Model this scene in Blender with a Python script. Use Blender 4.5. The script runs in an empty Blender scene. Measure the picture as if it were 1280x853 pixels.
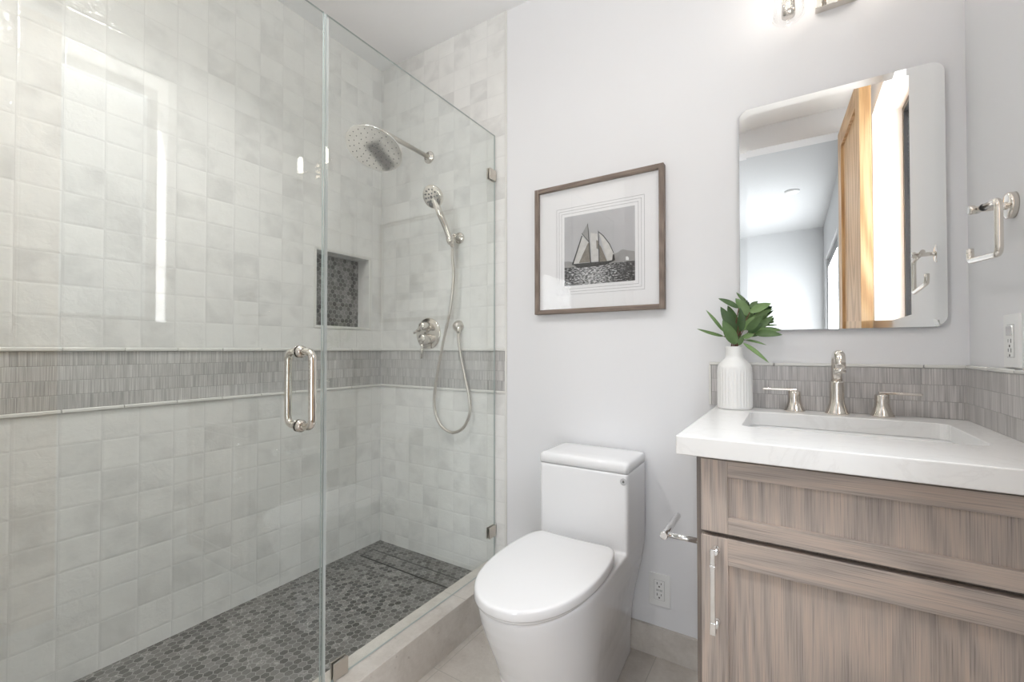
import bpy, bmesh, math, random
from mathutils import Vector, Matrix
random.seed(7)
S = bpy.context.scene
COL = S.collection
V = Vector
PI = math.pi

# ------------------------------------------------------------------ camera
F, D, H = 553.0, 1.625, 1.09
YAW, PITCH = math.radians(32.3), math.radians(0.8)
cd = bpy.data.cameras.new('camera')
cd.sensor_width = 36.0
cd.lens = F / 1280 * 36
cd.shift_y = 3.78 / 1280
cd.clip_start = 0.02
cam = bpy.data.objects.new('camera', cd)
COL.objects.link(cam)
cam.location = (0, -D, H)
cam.rotation_euler = (PI / 2 + PITCH, 0, YAW)
S.camera = cam

_r = V((math.cos(YAW), math.sin(YAW), 0))
_f0 = V((-math.sin(YAW), math.cos(YAW), 0))
_f = _f0 * math.cos(PITCH) + V((0, 0, math.sin(PITCH)))
_u = -_f0 * math.sin(PITCH) + V((0, 0, math.cos(PITCH)))


def at(px, py, ax, val):
    """where the sight line of a photograph pixel meets the plane  axis = val"""
    d = _f + _r * ((px - 640) / F) - _u * ((py - 430.28) / F)
    c = V((0, -D, H))
    return c + d * ((val - c[ax]) / d[ax])


# ------------------------------------------------------------------ light
S.view_settings.view_transform = 'Standard'
S.view_settings.look = 'None'
S.view_settings.gamma = 1.0
S.view_settings.use_curve_mapping = False
S.view_settings.exposure = 0.10

SKY = 12.0
w = bpy.data.worlds.new('sky')
S.world = w
w.use_nodes = True
bg = w.node_tree.nodes['Background']
# bright overcast sky above, dim band added near the horizon to weaken window reflections
_nt = w.node_tree
_tc = _nt.nodes.new('ShaderNodeTexCoord')
_sp = _nt.nodes.new('ShaderNodeSeparateXYZ')
_rp = _nt.nodes.new('ShaderNodeValToRGB')
_nt.links.new(_tc.outputs['Generated'], _sp.inputs[0])
_mr = _nt.nodes.new('ShaderNodeMapRange')
_mr.inputs[1].default_value = -1.0
_nt.links.new(_sp.outputs[2], _mr.inputs[0])
_nt.links.new(_mr.outputs[0], _rp.inputs[0])
_e = _rp.color_ramp.elements
_e[0].position, _e[0].color = 0.40, (0.72, 0.72, 0.70, 1)      # glow from below, added to brighten the ceiling
_e[1].position, _e[1].color = 0.80, (0.86, 0.93, 1.0, 1)       # open sky
for _p, _c in ((0.49, (0.055, 0.06, 0.062, 1)), (0.69, (0.055, 0.06, 0.062, 1))):
    _x = _e.new(_p)
    _x.color = _c
_nt.links.new(_rp.outputs[0], bg.inputs['Color'])
bg.inputs['Strength'].default_value = SKY


def area(name, loc, rot, sx, sy, power, color=(1, 1, 1), portal=False, spread=180):
    l = bpy.data.lights.new(name, 'AREA')
    l.shape = 'RECTANGLE'
    l.size, l.size_y = sx, sy
    l.energy = power
    l.color = color
    l.spread = math.radians(spread)
    if portal:
        l.cycles.is_portal = True
    o = bpy.data.objects.new(name, l)
    COL.objects.link(o)
    o.location = loc
    o.rotation_euler = rot
    return o


LX, RX, CZ, FY = -1.857, 0.396, 2.594, -1.80     # left wall, right wall, ceiling, front wall
WIN = (-1.60, -0.69, 1.229, 2.425)                # window in the right wall  y0 y1 z0 z1
BX0, BX1, BY = -2.6, 0.34, -5.0                  # the room beyond the doorway
area('window_portal', (RX + 0.18, (WIN[0] + WIN[1]) / 2, (WIN[2] + WIN[3]) / 2), (0, PI / 2, 0),
     WIN[3] - WIN[2], WIN[1] - WIN[0], 1, portal=True)
sl = bpy.data.lights.new('sun', 'SUN')
sl.energy = 60
sl.angle = math.radians(1.0)
sl.color = (1.0, 0.985, 0.96)
so_ = bpy.data.objects.new('sun', sl)
COL.objects.link(so_)
so_.rotation_euler = V((-0.156, 0.90, -0.38)).to_track_quat('-Z', 'Y').to_euler()
area('door_fill_light', (BX1 + 0.02, -3.9, 1.08), (0, PI / 2, 0), 1.9, 1.38, 95, (0.93, 0.965, 1.0))  # lamp added in front of the far door to brighten curb and shower

# ------------------------------------------------------------------ mesh helpers


def new():
    return bmesh.new()


def box(bm, lo, hi, bev=0.0, seg=2, mi=0):
    lo, hi = V(lo), V(hi)
    c = (lo + hi) / 2
    s = hi - lo
    r = bmesh.ops.create_cube(bm, size=1.0, matrix=Matrix.Translation(c) @ Matrix.Diagonal((s.x, s.y, s.z, 1)))
    vs = r['verts']
    fs = set(f for v in vs for f in v.link_faces)
    for f in fs:
        f.material_index = mi
    if bev > 0:
        es = set(e for v in vs for e in v.link_edges)
        r2 = bmesh.ops.bevel(bm, geom=list(es), offset=bev, segments=seg, profile=0.5, affect='EDGES')
        for f in r2['faces']:
            f.material_index = mi
            f.smooth = True


def rings(bm, rs, close=True, cap0=True, cap1=True, smooth=True, mi=0):
    vr = [[bm.verts.new(p) for p in r] for r in rs]
    n = len(vr[0])
    for a, b in zip(vr, vr[1:]):
        for i in range(n if close else n - 1):
            j = (i + 1) % n
            try:
                f = bm.faces.new((a[i], a[j], b[j], b[i]))
                f.smooth = smooth
                f.material_index = mi
            except ValueError:
                pass
    if cap0:
        f = bm.faces.new(list(reversed(vr[0])))
        f.material_index = mi
    if cap1:
        f = bm.faces.new(vr[-1])
        f.material_index = mi
    return vr


def frame_of(d):
    d = d.normalized()
    a = V((0, 0, 1)) if abs(d.z) < 0.9 else V((1, 0, 0))
    e1 = a.cross(d).normalized()
    return e1, d.cross(e1).normalized()


def tube(bm, pts, r, n=14, cap=True, mi=0):
    pts = [V(p) for p in pts]
    rad = r if isinstance(r, (list, tuple)) else [r] * len(pts)
    e1 = None
    rs = []
    for i, p in enumerate(pts):
        if i == 0:
            d = pts[1] - p
        elif i == len(pts) - 1:
            d = p - pts[i - 1]
        else:
            d = (pts[i + 1] - p).normalized() + (p - pts[i - 1]).normalized()
        d.normalize()
        if e1 is None:
            e1, _ = frame_of(d)
        e1 = (e1 - d * e1.dot(d)).normalized()
        e2 = d.cross(e1)
        rs.append([p + (e1 * math.cos(2 * PI * k / n) + e2 * math.sin(2 * PI * k / n)) * rad[i] for k in range(n)])
    rings(bm, rs, cap0=cap, cap1=cap, mi=mi)


def lathe(bm, o, axis, prof, n=32, mi=0, cap0=True, cap1=True, mod=None):
    """prof = [(distance along axis, radius)]"""
    o, axis = V(o), V(axis).normalized()
    e1, e2 = frame_of(axis)
    rs = []
    for t, r in prof:
        rs.append([o + axis * t + (e1 * math.cos(2 * PI * k / n) + e2 * math.sin(2 * PI * k / n)) *
                   (r * (mod(t, k) if mod else 1)) for k in range(n)])
    rings(bm, rs, cap0=cap0, cap1=cap1, mi=mi)


def smoothpath(pts, sub=8):
    """Catmull-Rom through the points"""
    P = [V(p) for p in pts]
    P = [P[0] * 2 - P[1]] + P + [P[-1] * 2 - P[-2]]
    out = []
    for i in range(1, len(P) - 2):
        a, b, c, d = P[i - 1], P[i], P[i + 1], P[i + 2]
        for k in range(sub):
            t = k / sub
            out.append(0.5 * ((2 * b) + (c - a) * t + (2 * a - 5 * b + 4 * c - d) * t * t + (3 * b - a - 3 * c + d) * t ** 3))
    out.append(P[-2])
    return out


def fillet(pts, r, seg=6):
    P = [V(p) for p in pts]
    out = [P[0]]
    for a, b, c in zip(P, P[1:], P[2:]):
        d1, d2 = (a - b), (c - b)
        rr = min(r, d1.length * .49, d2.length * .49)
        p, q = b + d1.normalized() * rr, b + d2.normalized() * rr
        for k in range(seg + 1):
            t = k / seg
            out.append((1 - t) ** 2 * p + 2 * t * (1 - t) * b + t * t * q)
    out.append(P[-1])
    return out


def rrect(x0, x1, y0, y1, r, seg=8):
    out = []
    for cx, cy, a0 in ((x1 - r, y1 - r, 0), (x0 + r, y1 - r, PI / 2), (x0 + r, y0 + r, PI), (x1 - r, y0 + r, 1.5 * PI)):
        for k in range(seg + 1):
            a = a0 + PI / 2 * k / seg
            out.append((cx + r * math.cos(a), cy + r * math.sin(a)))
    return out


def obj(name, bm, mats, parent=None, swap=False, bevel=0.0, smooth_angle=None, recalc=True):
    """link a bmesh as ONE mesh object; geometry is given in room coordinates"""
    if recalc:
        bmesh.ops.recalc_face_normals(bm, faces=bm.faces)
    uv = bm.loops.layers.uv.new('UVMap')
    for f in bm.faces:
        n = f.normal
        ax = max(range(3), key=lambda i: abs(n[i]))
        for l in f.loops:
            c = l.vert.co
            u, v = ((c.y, c.z), (c.x, c.z), (c.x, c.y))[ax]
            l[uv].uv = (v, u) if swap else (u, v)
    if parent is not None:
        off = wloc(parent)
    else:
        xs = [v.co for v in bm.verts]
        off = V(((min(p.x for p in xs) + max(p.x for p in xs)) / 2, (min(p.y for p in xs) + max(p.y for p in xs)) / 2,
                 min(p.z for p in xs)))
    bmesh.ops.translate(bm, verts=bm.verts, vec=-off)
    me = bpy.data.meshes.new(name)
    bm.to_mesh(me)
    bm.free()
    for m in (mats if isinstance(mats, (list, tuple)) else [mats]):
        me.materials.append(m)
    o = bpy.data.objects.new(name, me)
    COL.objects.link(o)
    if parent is not None:
        o.parent = parent
    else:
        o.location = off
    if bevel:
        b = o.modifiers.new('bevel', 'BEVEL')
        b.width = bevel
        b.segments = 2
        b.limit_method = 'ANGLE'
        b.angle_limit = math.radians(50)
    return o


def wloc(o):
    p = V((0, 0, 0))
    while o is not None:
        p += o.location
        o = o.parent
    return p


def tag(o, label, cat, group=None):
    o['label'] = label
    o['category'] = cat
    if group:
        o['group'] = group
    return o


def thing(name, loc, label, cat, group=None):
    o = bpy.data.objects.new(name, None)
    o.empty_display_size = 0.05
    COL.objects.link(o)
    o.location = loc
    return tag(o, label, cat, group)


def struct(name, bm, mats, **k):
    o = obj(name, bm, mats, **k)
    o['kind'] = 'structure'
    return o


# ------------------------------------------------------------------ materials
class G:
    def __init__(s, name):
        s.m = bpy.data.materials.new(name)
        s.m.use_nodes = True
        s.t = s.m.node_tree
        s.n = s.t.nodes
        s.b = s.n['Principled BSDF']
        s.out = s.n['Material Output']

    def node(s, typ, ins=None, **k):
        x = s.n.new(typ)
        for a, v in k.items():
            setattr(x, a, v)
        for a, v in (ins or {}).items():
            s.set(x.inputs[a], v)
        return x

    def set(s, sock, v):
        if isinstance(v, bpy.types.NodeSocket):
            s.t.links.new(v, sock)
        elif isinstance(v, bpy.types.Node):
            s.t.links.new(v.outputs[0], sock)
        else:
            sock.default_value = v

    def math(s, op, a, b=0.0, c=0.0):
        x = s.node('ShaderNodeMath', {0: a, 1: b, 2: c}, operation=op)
        return x.outputs[0]

    def vmath(s, op, a, b=(0, 0, 0)):
        x = s.node('ShaderNodeVectorMath', {0: a, 1: b}, operation=op)
        return x

    def mix(s, f, a, b, typ='MIX'):
        x = s.node('ShaderNodeMix', data_type='RGBA', blend_type=typ)
        s.set(x.inputs[0], f)
        s.set(x.inputs[6], a)
        s.set(x.inputs[7], b)
        return x.outputs[2]

    def ramp(s, f, stops):
        x = s.node('ShaderNodeValToRGB', {0: f})
        e = x.color_ramp.elements
        while len(e) > 1:
            e.remove(e[-1])
        e[0].position = stops[0][0]
        e[0].color = (*stops[0][1], 1)
        for p, c in stops[1:]:
            k = e.new(p)
            k.color = (*c, 1)
        return x.outputs[0]

    def uv(s):
        return s.node('ShaderNodeUVMap', uv_map='UVMap').outputs[0]

    def noise(s, vec, scale, detail=2.0, rough=0.5, dim='3D', w=None, dist=0.0):
        x = s.node('ShaderNodeTexNoise', noise_dimensions=dim)
        if vec is not None:
            s.set(x.inputs['Vector'], vec)
        s.set(x.inputs['Scale'], scale)
        s.set(x.inputs['Detail'], detail)
        s.set(x.inputs['Roughness'], rough)
        s.set(x.inputs['Distortion'], dist)
        if w is not None:
            s.set(x.inputs['W'], w)
        return x.outputs[0]

    def bump(s, h, strength=0.3, dist=0.002):
        x = s.node('ShaderNodeBump', {'Strength': strength, 'Distance': dist, 'Height': h})
        s.set(s.b.inputs['Normal'], x.outputs[0])

    def fin(s, color=None, rough=None, metal=None, **k):
        if color is not None:
            s.set(s.b.inputs['Base Color'], color if not isinstance(color, tuple) else (*color[:3], 1))
        if rough is not None:
            s.set(s.b.inputs['Roughness'], rough)
        if metal is not None:
            s.set(s.b.inputs['Metallic'], metal)
        for a, v in k.items():
            s.set(s.b.inputs[a], v)
        return s.m


def plain(name, color, rough=0.5, metal=0.0, nscale=0, namp=0.03, **k):
    g = G(name)
    if nscale:
        tc = g.node('ShaderNodeTexCoord').outputs['Object']
        n = g.noise(tc, nscale, 3)
        c = g.ramp(n, [(0.3, tuple(max(0, x - namp) for x in color)), (0.7, tuple(min(1, x + namp) for x in color))])
        return g.fin(c, rough, metal, **k)
    return g.fin(color, rough, metal, **k)


def zellige(name, u0, v0, pu=0.0972, pv=0.0955, base=(0.79, 0.785, 0.765), amp=.50):
    g = G(name)
    uv = g.vmath('SUBTRACT', g.uv(), (u0, v0, 0)).outputs[0]
    sep = g.node('ShaderNodeSeparateXYZ', {0: uv})
    a = g.math('DIVIDE', sep.outputs[0], pu)
    b = g.math('DIVIDE', sep.outputs[1], pv)
    ca, cb = g.math('FLOOR', a), g.math('FLOOR', b)
    fa, fb = g.math('SUBTRACT', a, ca), g.math('SUBTRACT', b, cb)
    cell = g.node('ShaderNodeCombineXYZ', {0: ca, 1: cb, 2: u0 * 7.3 + v0}).outputs[0]
    wn = g.node('ShaderNodeTexWhiteNoise', {'Vector': cell}, noise_dimensions='3D')
    r = wn.outputs['Value']
    rs = g.node('ShaderNodeSeparateColor', {0: wn.outputs['Color']})
    da = g.math('MINIMUM', fa, g.math('SUBTRACT', 1.0, fa))
    db = g.math('MINIMUM', fb, g.math('SUBTRACT', 1.0, fb))
    ed = g.math('MINIMUM', da, db)
    seam = g.node('ShaderNodeMapRange', {'Value': ed, 1: 0.007, 2: 0.014, 3: 0.0, 4: 1.0}).outputs[0]
    w4 = g.math('MULTIPLY', r, 60.0)
    cloud = g.noise(uv, 10.0, 4, 0.5, '4D', w4, 0.5)
    t = g.math('ADD', g.math('MULTIPLY', g.math('SUBTRACT', cloud, 0.5), 1.5), g.math('ADD', 0.13, g.math('MULTIPLY', rs.outputs[1], 0.40)))
    lo = tuple(c * (1 - .26 * amp) for c in base)
    hi = tuple(min(1, c * (1 + .10 * amp)) for c in base)
    col = g.ramp(t, [(0.0, lo), (0.32, base), (0.75, hi)])
    grout = tuple(c * 0.86 for c in base)
    col = g.mix(seam, (*grout, 1), col)
    # hand-made surface: pillowed edges, ripples that differ from tile to tile
    pil = g.node('ShaderNodeMapRange', {'Value': ed, 1: 0.0, 2: 0.075, 3: 0.0, 4: 1.0}, interpolation_type='SMOOTHSTEP').outputs[0]
    rip = g.noise(uv, 42.0, 3, 0.6, '4D', w4, 0.8)
    big = g.noise(uv, 13.0, 1, 0.5, '4D', w4)
    tx = g.math('MULTIPLY', g.math('SUBTRACT', fa, .5), g.math('SUBTRACT', rs.outputs[0], .5))
    ty = g.math('MULTIPLY', g.math('SUBTRACT', fb, .5), g.math('SUBTRACT', rs.outputs[2], .5))
    rrip = g.math('MULTIPLY', g.math('POWER', rs.outputs[0], 2.0), 0.9)
    h = g.math('ADD', g.math('MULTIPLY', rip, g.math('ADD', rrip, 0.55)), g.math('MULTIPLY', big, 0.9))
    h = g.math('ADD', h, g.math('MULTIPLY', pil, 0.36))
    h = g.math('ADD', h, g.math('MULTIPLY', g.math('ADD', tx, ty), 0.9))
    g.bump(h, 1.0, 0.0014)
    rough = g.node('ShaderNodeMapRange', {'Value': seam, 3: 0.7, 4: 0.09}).outputs[0]
    return g.fin(col, rough, 0.0)


def kitkat(name, v0, ph=0.0438, plen=0.285, base=(0.475, 0.465, 0.452)):
    g = G(name)
    uv = g.uv()
    sep = g.node('ShaderNodeSeparateXYZ', {0: uv})
    b = g.math('DIVIDE', g.math('SUBTRACT', sep.outputs[1], v0), ph)
    row = g.math('FLOOR', b)
    fb = g.math('SUBTRACT', b, row)
    wr = g.node('ShaderNodeTexWhiteNoise', {'W': g.math('ADD', row, 3.7)}, noise_dimensions='1D').outputs[0]
    a = g.math('ADD', g.math('DIVIDE', sep.outputs[0], plen), wr)
    ca = g.math('FLOOR', a)
    fa = g.math('SUBTRACT', a, ca)
    cell = g.node('ShaderNodeCombineXYZ', {0: ca, 1: row}).outputs[0]
    r = g.node('ShaderNodeTexWhiteNoise', {'Vector': cell}).outputs[0]
    da = g.math('MULTIPLY', g.math('MINIMUM', fa, g.math('SUBTRACT', 1.0, fa)), plen)
    db = g.math('MULTIPLY', g.math('MINIMUM', fb, g.math('SUBTRACT', 1.0, fb)), ph)
    ed = g.math('MINIMUM', da, db)
    seam = g.node('ShaderNodeMapRange', {'Value': ed, 1: 0.0005, 2: 0.0010}).outputs[0]
    st = g.node('ShaderNodeCombineXYZ', {0: g.math('MULTIPLY', sep.outputs[0], 1.0), 1: g.math('MULTIPLY', sep.outputs[1], .018), 2: g.math('MULTIPLY', r, 20.)}).outputs[0]
    fl = g.noise(st, 330.0, 2, 0.65)
    fl2 = g.noise(st, 45.0, 2, 0.6)
    t = g.math('ADD', g.math('MULTIPLY', fl, 0.75), g.math('MULTIPLY', fl2, 0.25))
    t = g.math('ADD', t, g.math('MULTIPLY', g.math('SUBTRACT', r, .5), 0.10))
    col = g.ramp(t, [(0.33, tuple(c * .68 for c in base)), (0.5, base), (0.66, tuple(c * 1.36 for c in base))])
    col = g.mix(seam, tuple(c * 0.72 for c in base) + (1,), col)
    h = g.math('ADD', g.math('MULTIPLY', seam, 0.8), g.math('MULTIPLY', t, 0.8))
    g.bump(h, 0.55, 0.0015)
    return g.fin(col, 0.28, 0.0)


def hexmosaic(name, pitch=0.0262, dark=1.0):
    g = G(name)
    uv = g.uv()
    s3 = math.sqrt(3)
    p = g.vmath('SCALE', uv)
    p.inputs['Scale'].default_value = 1 / pitch
    p = g.vmath('ADD', p.outputs[0], (200.0, 200.0 * s3, 0)).outputs[0]

    def lattice(q, off):
        q2 = g.vmath('ADD', q, (off[0], off[1], 0)).outputs[0]
        md = g.vmath('MODULO', q2, (1.0, s3, 1.0)).outputs[0]
        return g.vmath('SUBTRACT', md, (0.5, s3 / 2, 0.0)).outputs[0]
    A = lattice(p, (0, 0))
    B = lattice(p, (0.5, s3 / 2))
    la = g.vmath('DOT_PRODUCT', A, A).outputs['Value']
    lb = g.vmath('DOT_PRODUCT', B, B).outputs['Value']
    useb = g.math('LESS_THAN', lb, la)
    x = g.node('ShaderNodeMix', data_type='VECTOR')
    g.set(x.inputs[0], useb)
    g.set(x.inputs[4], A)
    g.set(x.inputs[5], B)
    gv = x.outputs[1]
    cid = g.vmath('SNAP', g.vmath('ADD', g.vmath('SUBTRACT', p, gv).outputs[0], (0.01, 0.01, 0)).outputs[0], (0.25, 0.2, 1.0)).outputs[0]
    ab = g.vmath('ABSOLUTE', gv).outputs[0]
    sx = g.node('ShaderNodeSeparateXYZ', {0: ab})
    d2 = g.math('ADD', g.math('MULTIPLY', sx.outputs[0], 0.5), g.math('MULTIPLY', sx.outputs[1], s3 / 2))
    hd = g.math('MAXIMUM', sx.outputs[0], d2)
    seam = g.node('ShaderNodeMapRange', {'Value': hd, 1: 0.445, 2: 0.472}).outputs[0]
    wn = g.node('ShaderNodeTexWhiteNoise', {'Vector': cid})
    r = wn.outputs['Value']
    veinp = g.noise(uv, 9.0, 5, 0.65, '4D', g.math('MULTIPLY', r, 4.0), 1.2)
    vein = g.ramp(g.math('ABSOLUTE', g.math('SUBTRACT', veinp, 0.5)), [(0.0, (1, 1, 1)), (0.012, (0, 0, 0))])
    vmask = g.math('GREATER_THAN', r, 0.72)
    cloud = g.noise(uv, 40.0, 4, 0.6, '4D', g.math('MULTIPLY', r, 30.0))
    t = g.math('ADD', r, g.math('MULTIPLY', g.math('SUBTRACT', cloud, .5), .5))
    col = g.ramp(t, [(0.0, (.058 * dark, .055 * dark, .052 * dark)), (0.35, (.098 * dark, .094 * dark, .089 * dark)),
                     (0.55, (.165 * dark, .160 * dark, .152 * dark)), (1.0, (.215 * dark, .208 * dark, .198 * dark))])
    col = g.mix(g.math('MULTIPLY', g.math('MULTIPLY', vein, vmask), 0.75), col, (0.55, 0.53, 0.50, 1))
    col = g.mix(seam, col, (0.36 * dark, 0.352 * dark, 0.335 * dark, 1))
    g.bump(g.math('SUBTRACT', 1.0, seam), 0.4, 0.001)
    return g.fin(col, 0.42, 0.0)


def wood(name, a, b, c, scale=1.0, rough=0.42, figure=0.07):
    """grain runs along v"""
    g = G(name)
    uv = g.uv()
    sep = g.node('ShaderNodeSeparateXYZ', {0: uv})
    st = g.node('ShaderNodeCombineXYZ', {0: sep.outputs[0], 1: g.math('MULTIPLY', sep.outputs[1], 0.16), 2: 0.0}).outputs[0]
    warp = g.noise(st, 3.2 * scale, 1.5, 0.45)
    ring = g.math('SINE', g.math('MULTIPLY', warp, 105.0))
    fine_v = g.node('ShaderNodeCombineXYZ', {0: sep.outputs[0], 1: g.math('MULTIPLY', sep.outputs[1], 0.012), 2: 0.0}).outputs[0]
    fine = g.noise(fine_v, 420.0 * scale, 2, 0.7)
    long_v = g.node('ShaderNodeCombineXYZ', {0: sep.outputs[0], 1: g.math('MULTIPLY', sep.outputs[1], 0.03), 2: 0.0}).outputs[0]
    mid = g.noise(long_v, 70.0 * scale, 3, 0.6)
    t = g.math('ADD', g.math('MULTIPLY', ring, figure), g.math('ADD', g.math('MULTIPLY', mid, 0.5), g.math('MULTIPLY', fine, 0.5)))
    col = g.ramp(t, [(0.28, a), (0.5, b), (0.72, c)])
    pore = g.ramp(fine, [(0.34, (0.66, 0.66, 0.68)), (0.46, (1, 1, 1))])
    col = g.mix(0.6, col, pore, 'MULTIPLY')
    g.bump(fine, 0.18, 0.0006)
    return g.fin(col, rough, 0.0)


def glass_thin(name, tint, ior=1.5):
    """one face of a clear sheet: lets light straight through, mirrors by its angle"""
    g = G(name)
    bf = g.node('ShaderNodeNewGeometry').outputs['Backfacing']
    i = g.node('ShaderNodeMapRange', {'Value': bf, 3: ior, 4: 1 / ior}).outputs[0]
    fr = g.node('ShaderNodeFresnel', {'IOR': i}).outputs[0]
    tr = g.node('ShaderNodeBsdfTransparent', {'Color': (*tint, 1)})
    gl = g.node('ShaderNodeBsdfGlossy', {'Roughness': 0.0, 'Color': (1, 1, 1, 1)})
    mx = g.node('ShaderNodeMixShader', {0: fr, 1: tr, 2: gl})
    g.n.remove(g.b)
    g.t.links.new(mx.outputs[0], g.out.inputs[0])
    return g.m


M = {}
M['wall'] = plain('wall_paint', (0.79, 0.79, 0.805), 0.55)
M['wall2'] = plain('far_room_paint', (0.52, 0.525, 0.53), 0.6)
M['ceiling'] = plain('ceiling_paint', (0.91, 0.91, 0.915), 0.8)
M['tile_l_up'] = zellige('zellige_left_upper', -0.0607, 1.098, pv=0.0946)
M['tile_l_lo'] = zellige('zellige_left_lower', -0.0607, 0.899)
M['tile_b_up'] = zellige('zellige_back_upper', -1.161, 1.098, pv=0.0946)
M['tile_b_lo'] = zellige('zellige_back_lower', -1.161, 0.899)
M['band'] = kitkat('fluted_band_tile', 0.911)
M['splash'] = kitkat('fluted_splash_tile', 0.907, 0.0447, base=(0.50, 0.48, 0.47))
M['pencil'] = plain('white_pencil_glaze', (0.74, 0.73, 0.70), 0.12)
M['hex'] = hexmosaic('hexagon_marble', dark=.85)
M['hexn'] = hexmosaic('hexagon_marble_niche', 0.0235)
M['nickel'] = plain('polished_nickel', (0.76, 0.715, 0.66), 0.10, 1.0)
M['nickel_b'] = plain('brushed_nickel', (0.62, 0.58, 0.53), 0.28, 1.0)
M['chrome'] = plain('chrome', (0.86, 0.86, 0.86), 0.06, 1.0)
M['rubber'] = plain('dark_rubber', (0.05, 0.05, 0.05), 0.6)
M['porcelain'] = plain('white_porcelain', (0.80, 0.80, 0.81), 0.08)
M['seat'] = plain('white_seat_plastic', (0.81, 0.81, 0.82), 0.14)
M['sink'] = plain('sink_porcelain', (0.84, 0.84, 0.84), 0.08)
M['black'] = plain('black', (0.012, 0.012, 0.012), 0.5)
M['blackframe'] = plain('black_window_frame', (0.015, 0.015, 0.017), 0.4)
M['white_plastic'] = plain('white_plastic', (0.82, 0.82, 0.81), 0.3)
M['slot'] = plain('slot_grey', (0.10, 0.10, 0.10), 0.6)
M['oak_v'] = wood('grey_oak_upright', (0.32, 0.278, 0.255), (0.475, 0.405, 0.358), (0.60, 0.485, 0.41), 1.3, figure=0.085)
M['oak_dark'] = wood('grey_oak_dark', (0.16, 0.132, 0.118), (0.22, 0.185, 0.163), (0.27, 0.225, 0.195), 1.3)
M['frame'] = wood('driftwood_frame', (0.125, 0.095, 0.078), (0.215, 0.165, 0.135), (0.32, 0.26, 0.215), 2.0, 0.6)
M['doorwood'] = wood('fir_door', (0.50, 0.29, 0.13), (0.64, 0.40, 0.20), (0.74, 0.50, 0.28), 0.8, 0.4, 0.2)
M['glass'] = glass_thin('clear_glass', (0.968, 0.984, 0.979))
M['picglass'] = glass_thin('picture_glass', (0.99, 0.99, 0.99))
M['lampglass'] = glass_thin('lamp_glass', (0.98, 0.98, 0.98))
M['glassedge'] = plain('glass_edge', (0.42, 0.47, 0.465), 0.15)
M['seal'] = plain('clear_vinyl_seal', (0.62, 0.65, 0.65), 0.25)
M['mirror'] = plain('mirror_silver', (0.93, 0.94, 0.935), 0.0, 1.0)
M['mat'] = plain('mat_board', (0.86, 0.86, 0.87), 0.8)
M['matline'] = plain('mat_groove', (0.14, 0.14, 0.145), 0.8)
M['ceramic'] = plain('matte_ceramic', (0.83, 0.825, 0.81), 0.55)
M['stem'] = plain('reddish_stem', (0.16, 0.055, 0.035), 0.55)


def m_bulb():
    g = G('warm_bulb')
    return g.fin((1, .9, .75), 0.3, 0.0, **{'Emission Color': (1.0, 0.93, 0.85, 1), 'Emission Strength': 16.0})


def m_quartz():
    g = G('white_quartz')
    tc = g.node('ShaderNodeTexCoord').outputs['Object']
    n = g.noise(tc, 4.5, 6, 0.6, dist=1.5)
    v = g.ramp(g.math('ABSOLUTE', g.math('SUBTRACT', n, .5)), [(0, (1, 1, 1)), (0.03, (0, 0, 0))])
    c = g.mix(g.math('MULTIPLY', v, .22), (0.83, 0.825, 0.815, 1), (0.66, 0.645, 0.63, 1))
    return g.fin(c, 0.22)


def m_floor(name, pu=0.61, pv=0.61, u0=-1.025, v0=-0.472):
    g = G(name)
    uv = g.uv()
    sep = g.node('ShaderNodeSeparateXYZ', {0: uv})
    a = g.math('DIVIDE', g.math('SUBTRACT', sep.outputs[0], u0), pu)
    b = g.math('DIVIDE', g.math('SUBTRACT', sep.outputs[1], v0), pv)
    ca, cb = g.math('FLOOR', a), g.math('FLOOR', b)
    fa, fb = g.math('SUBTRACT', a, ca), g.math('SUBTRACT', b, cb)
    da = g.math('MULTIPLY', g.math('MINIMUM', fa, g.math('SUBTRACT', 1.0, fa)), pu)
    db = g.math('MULTIPLY', g.math('MINIMUM', fb, g.math('SUBTRACT', 1.0, fb)), pv)
    seam = g.node('ShaderNodeMapRange', {'Value': g.math('MINIMUM', da, db), 1: 0.0008, 2: 0.0018}).outputs[0]
    n1 = g.noise(uv, 9.0, 6, 0.62, dist=0.5)
    n2 = g.noise(uv, 90.0, 4, 0.6)
    t = g.math('ADD', g.math('MULTIPLY', n1, .75), g.math('MULTIPLY', n2, .25))
    c = g.ramp(t, [(0.32, (0.49, 0.45, 0.405)), (0.5, (0.58, 0.54, 0.495)), (0.68, (0.66, 0.625, 0.58))])
    c = g.mix(seam, (0.43, 0.405, 0.37, 1), c)
    pit = g.ramp(g.noise(uv, 55.0, 2, 0.5), [(0.24, (0.7, 0.68, 0.66)), (0.30, (1, 1, 1))])
    c = g.mix(0.7, c, pit, 'MULTIPLY')
    g.bump(seam, 0.2, 0.001)
    return g.fin(c, 0.45)


def m_leaf(name, dark, light):
    g = G(name)
    geo = g.node('ShaderNodeNewGeometry')
    r = geo.outputs['Random Per Island']
    tc = g.node('ShaderNodeTexCoord').outputs['Object']
    n = g.noise(tc, 60.0, 3)
    t = g.math('ADD', g.math('MULTIPLY', r, .7), g.math('MULTIPLY', n, .3))
    c = g.ramp(t, [(0.1, dark), (0.85, light)])
    return g.fin(c, 0.42, 0.0, **{'Subsurface Weight': 0.0})


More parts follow.
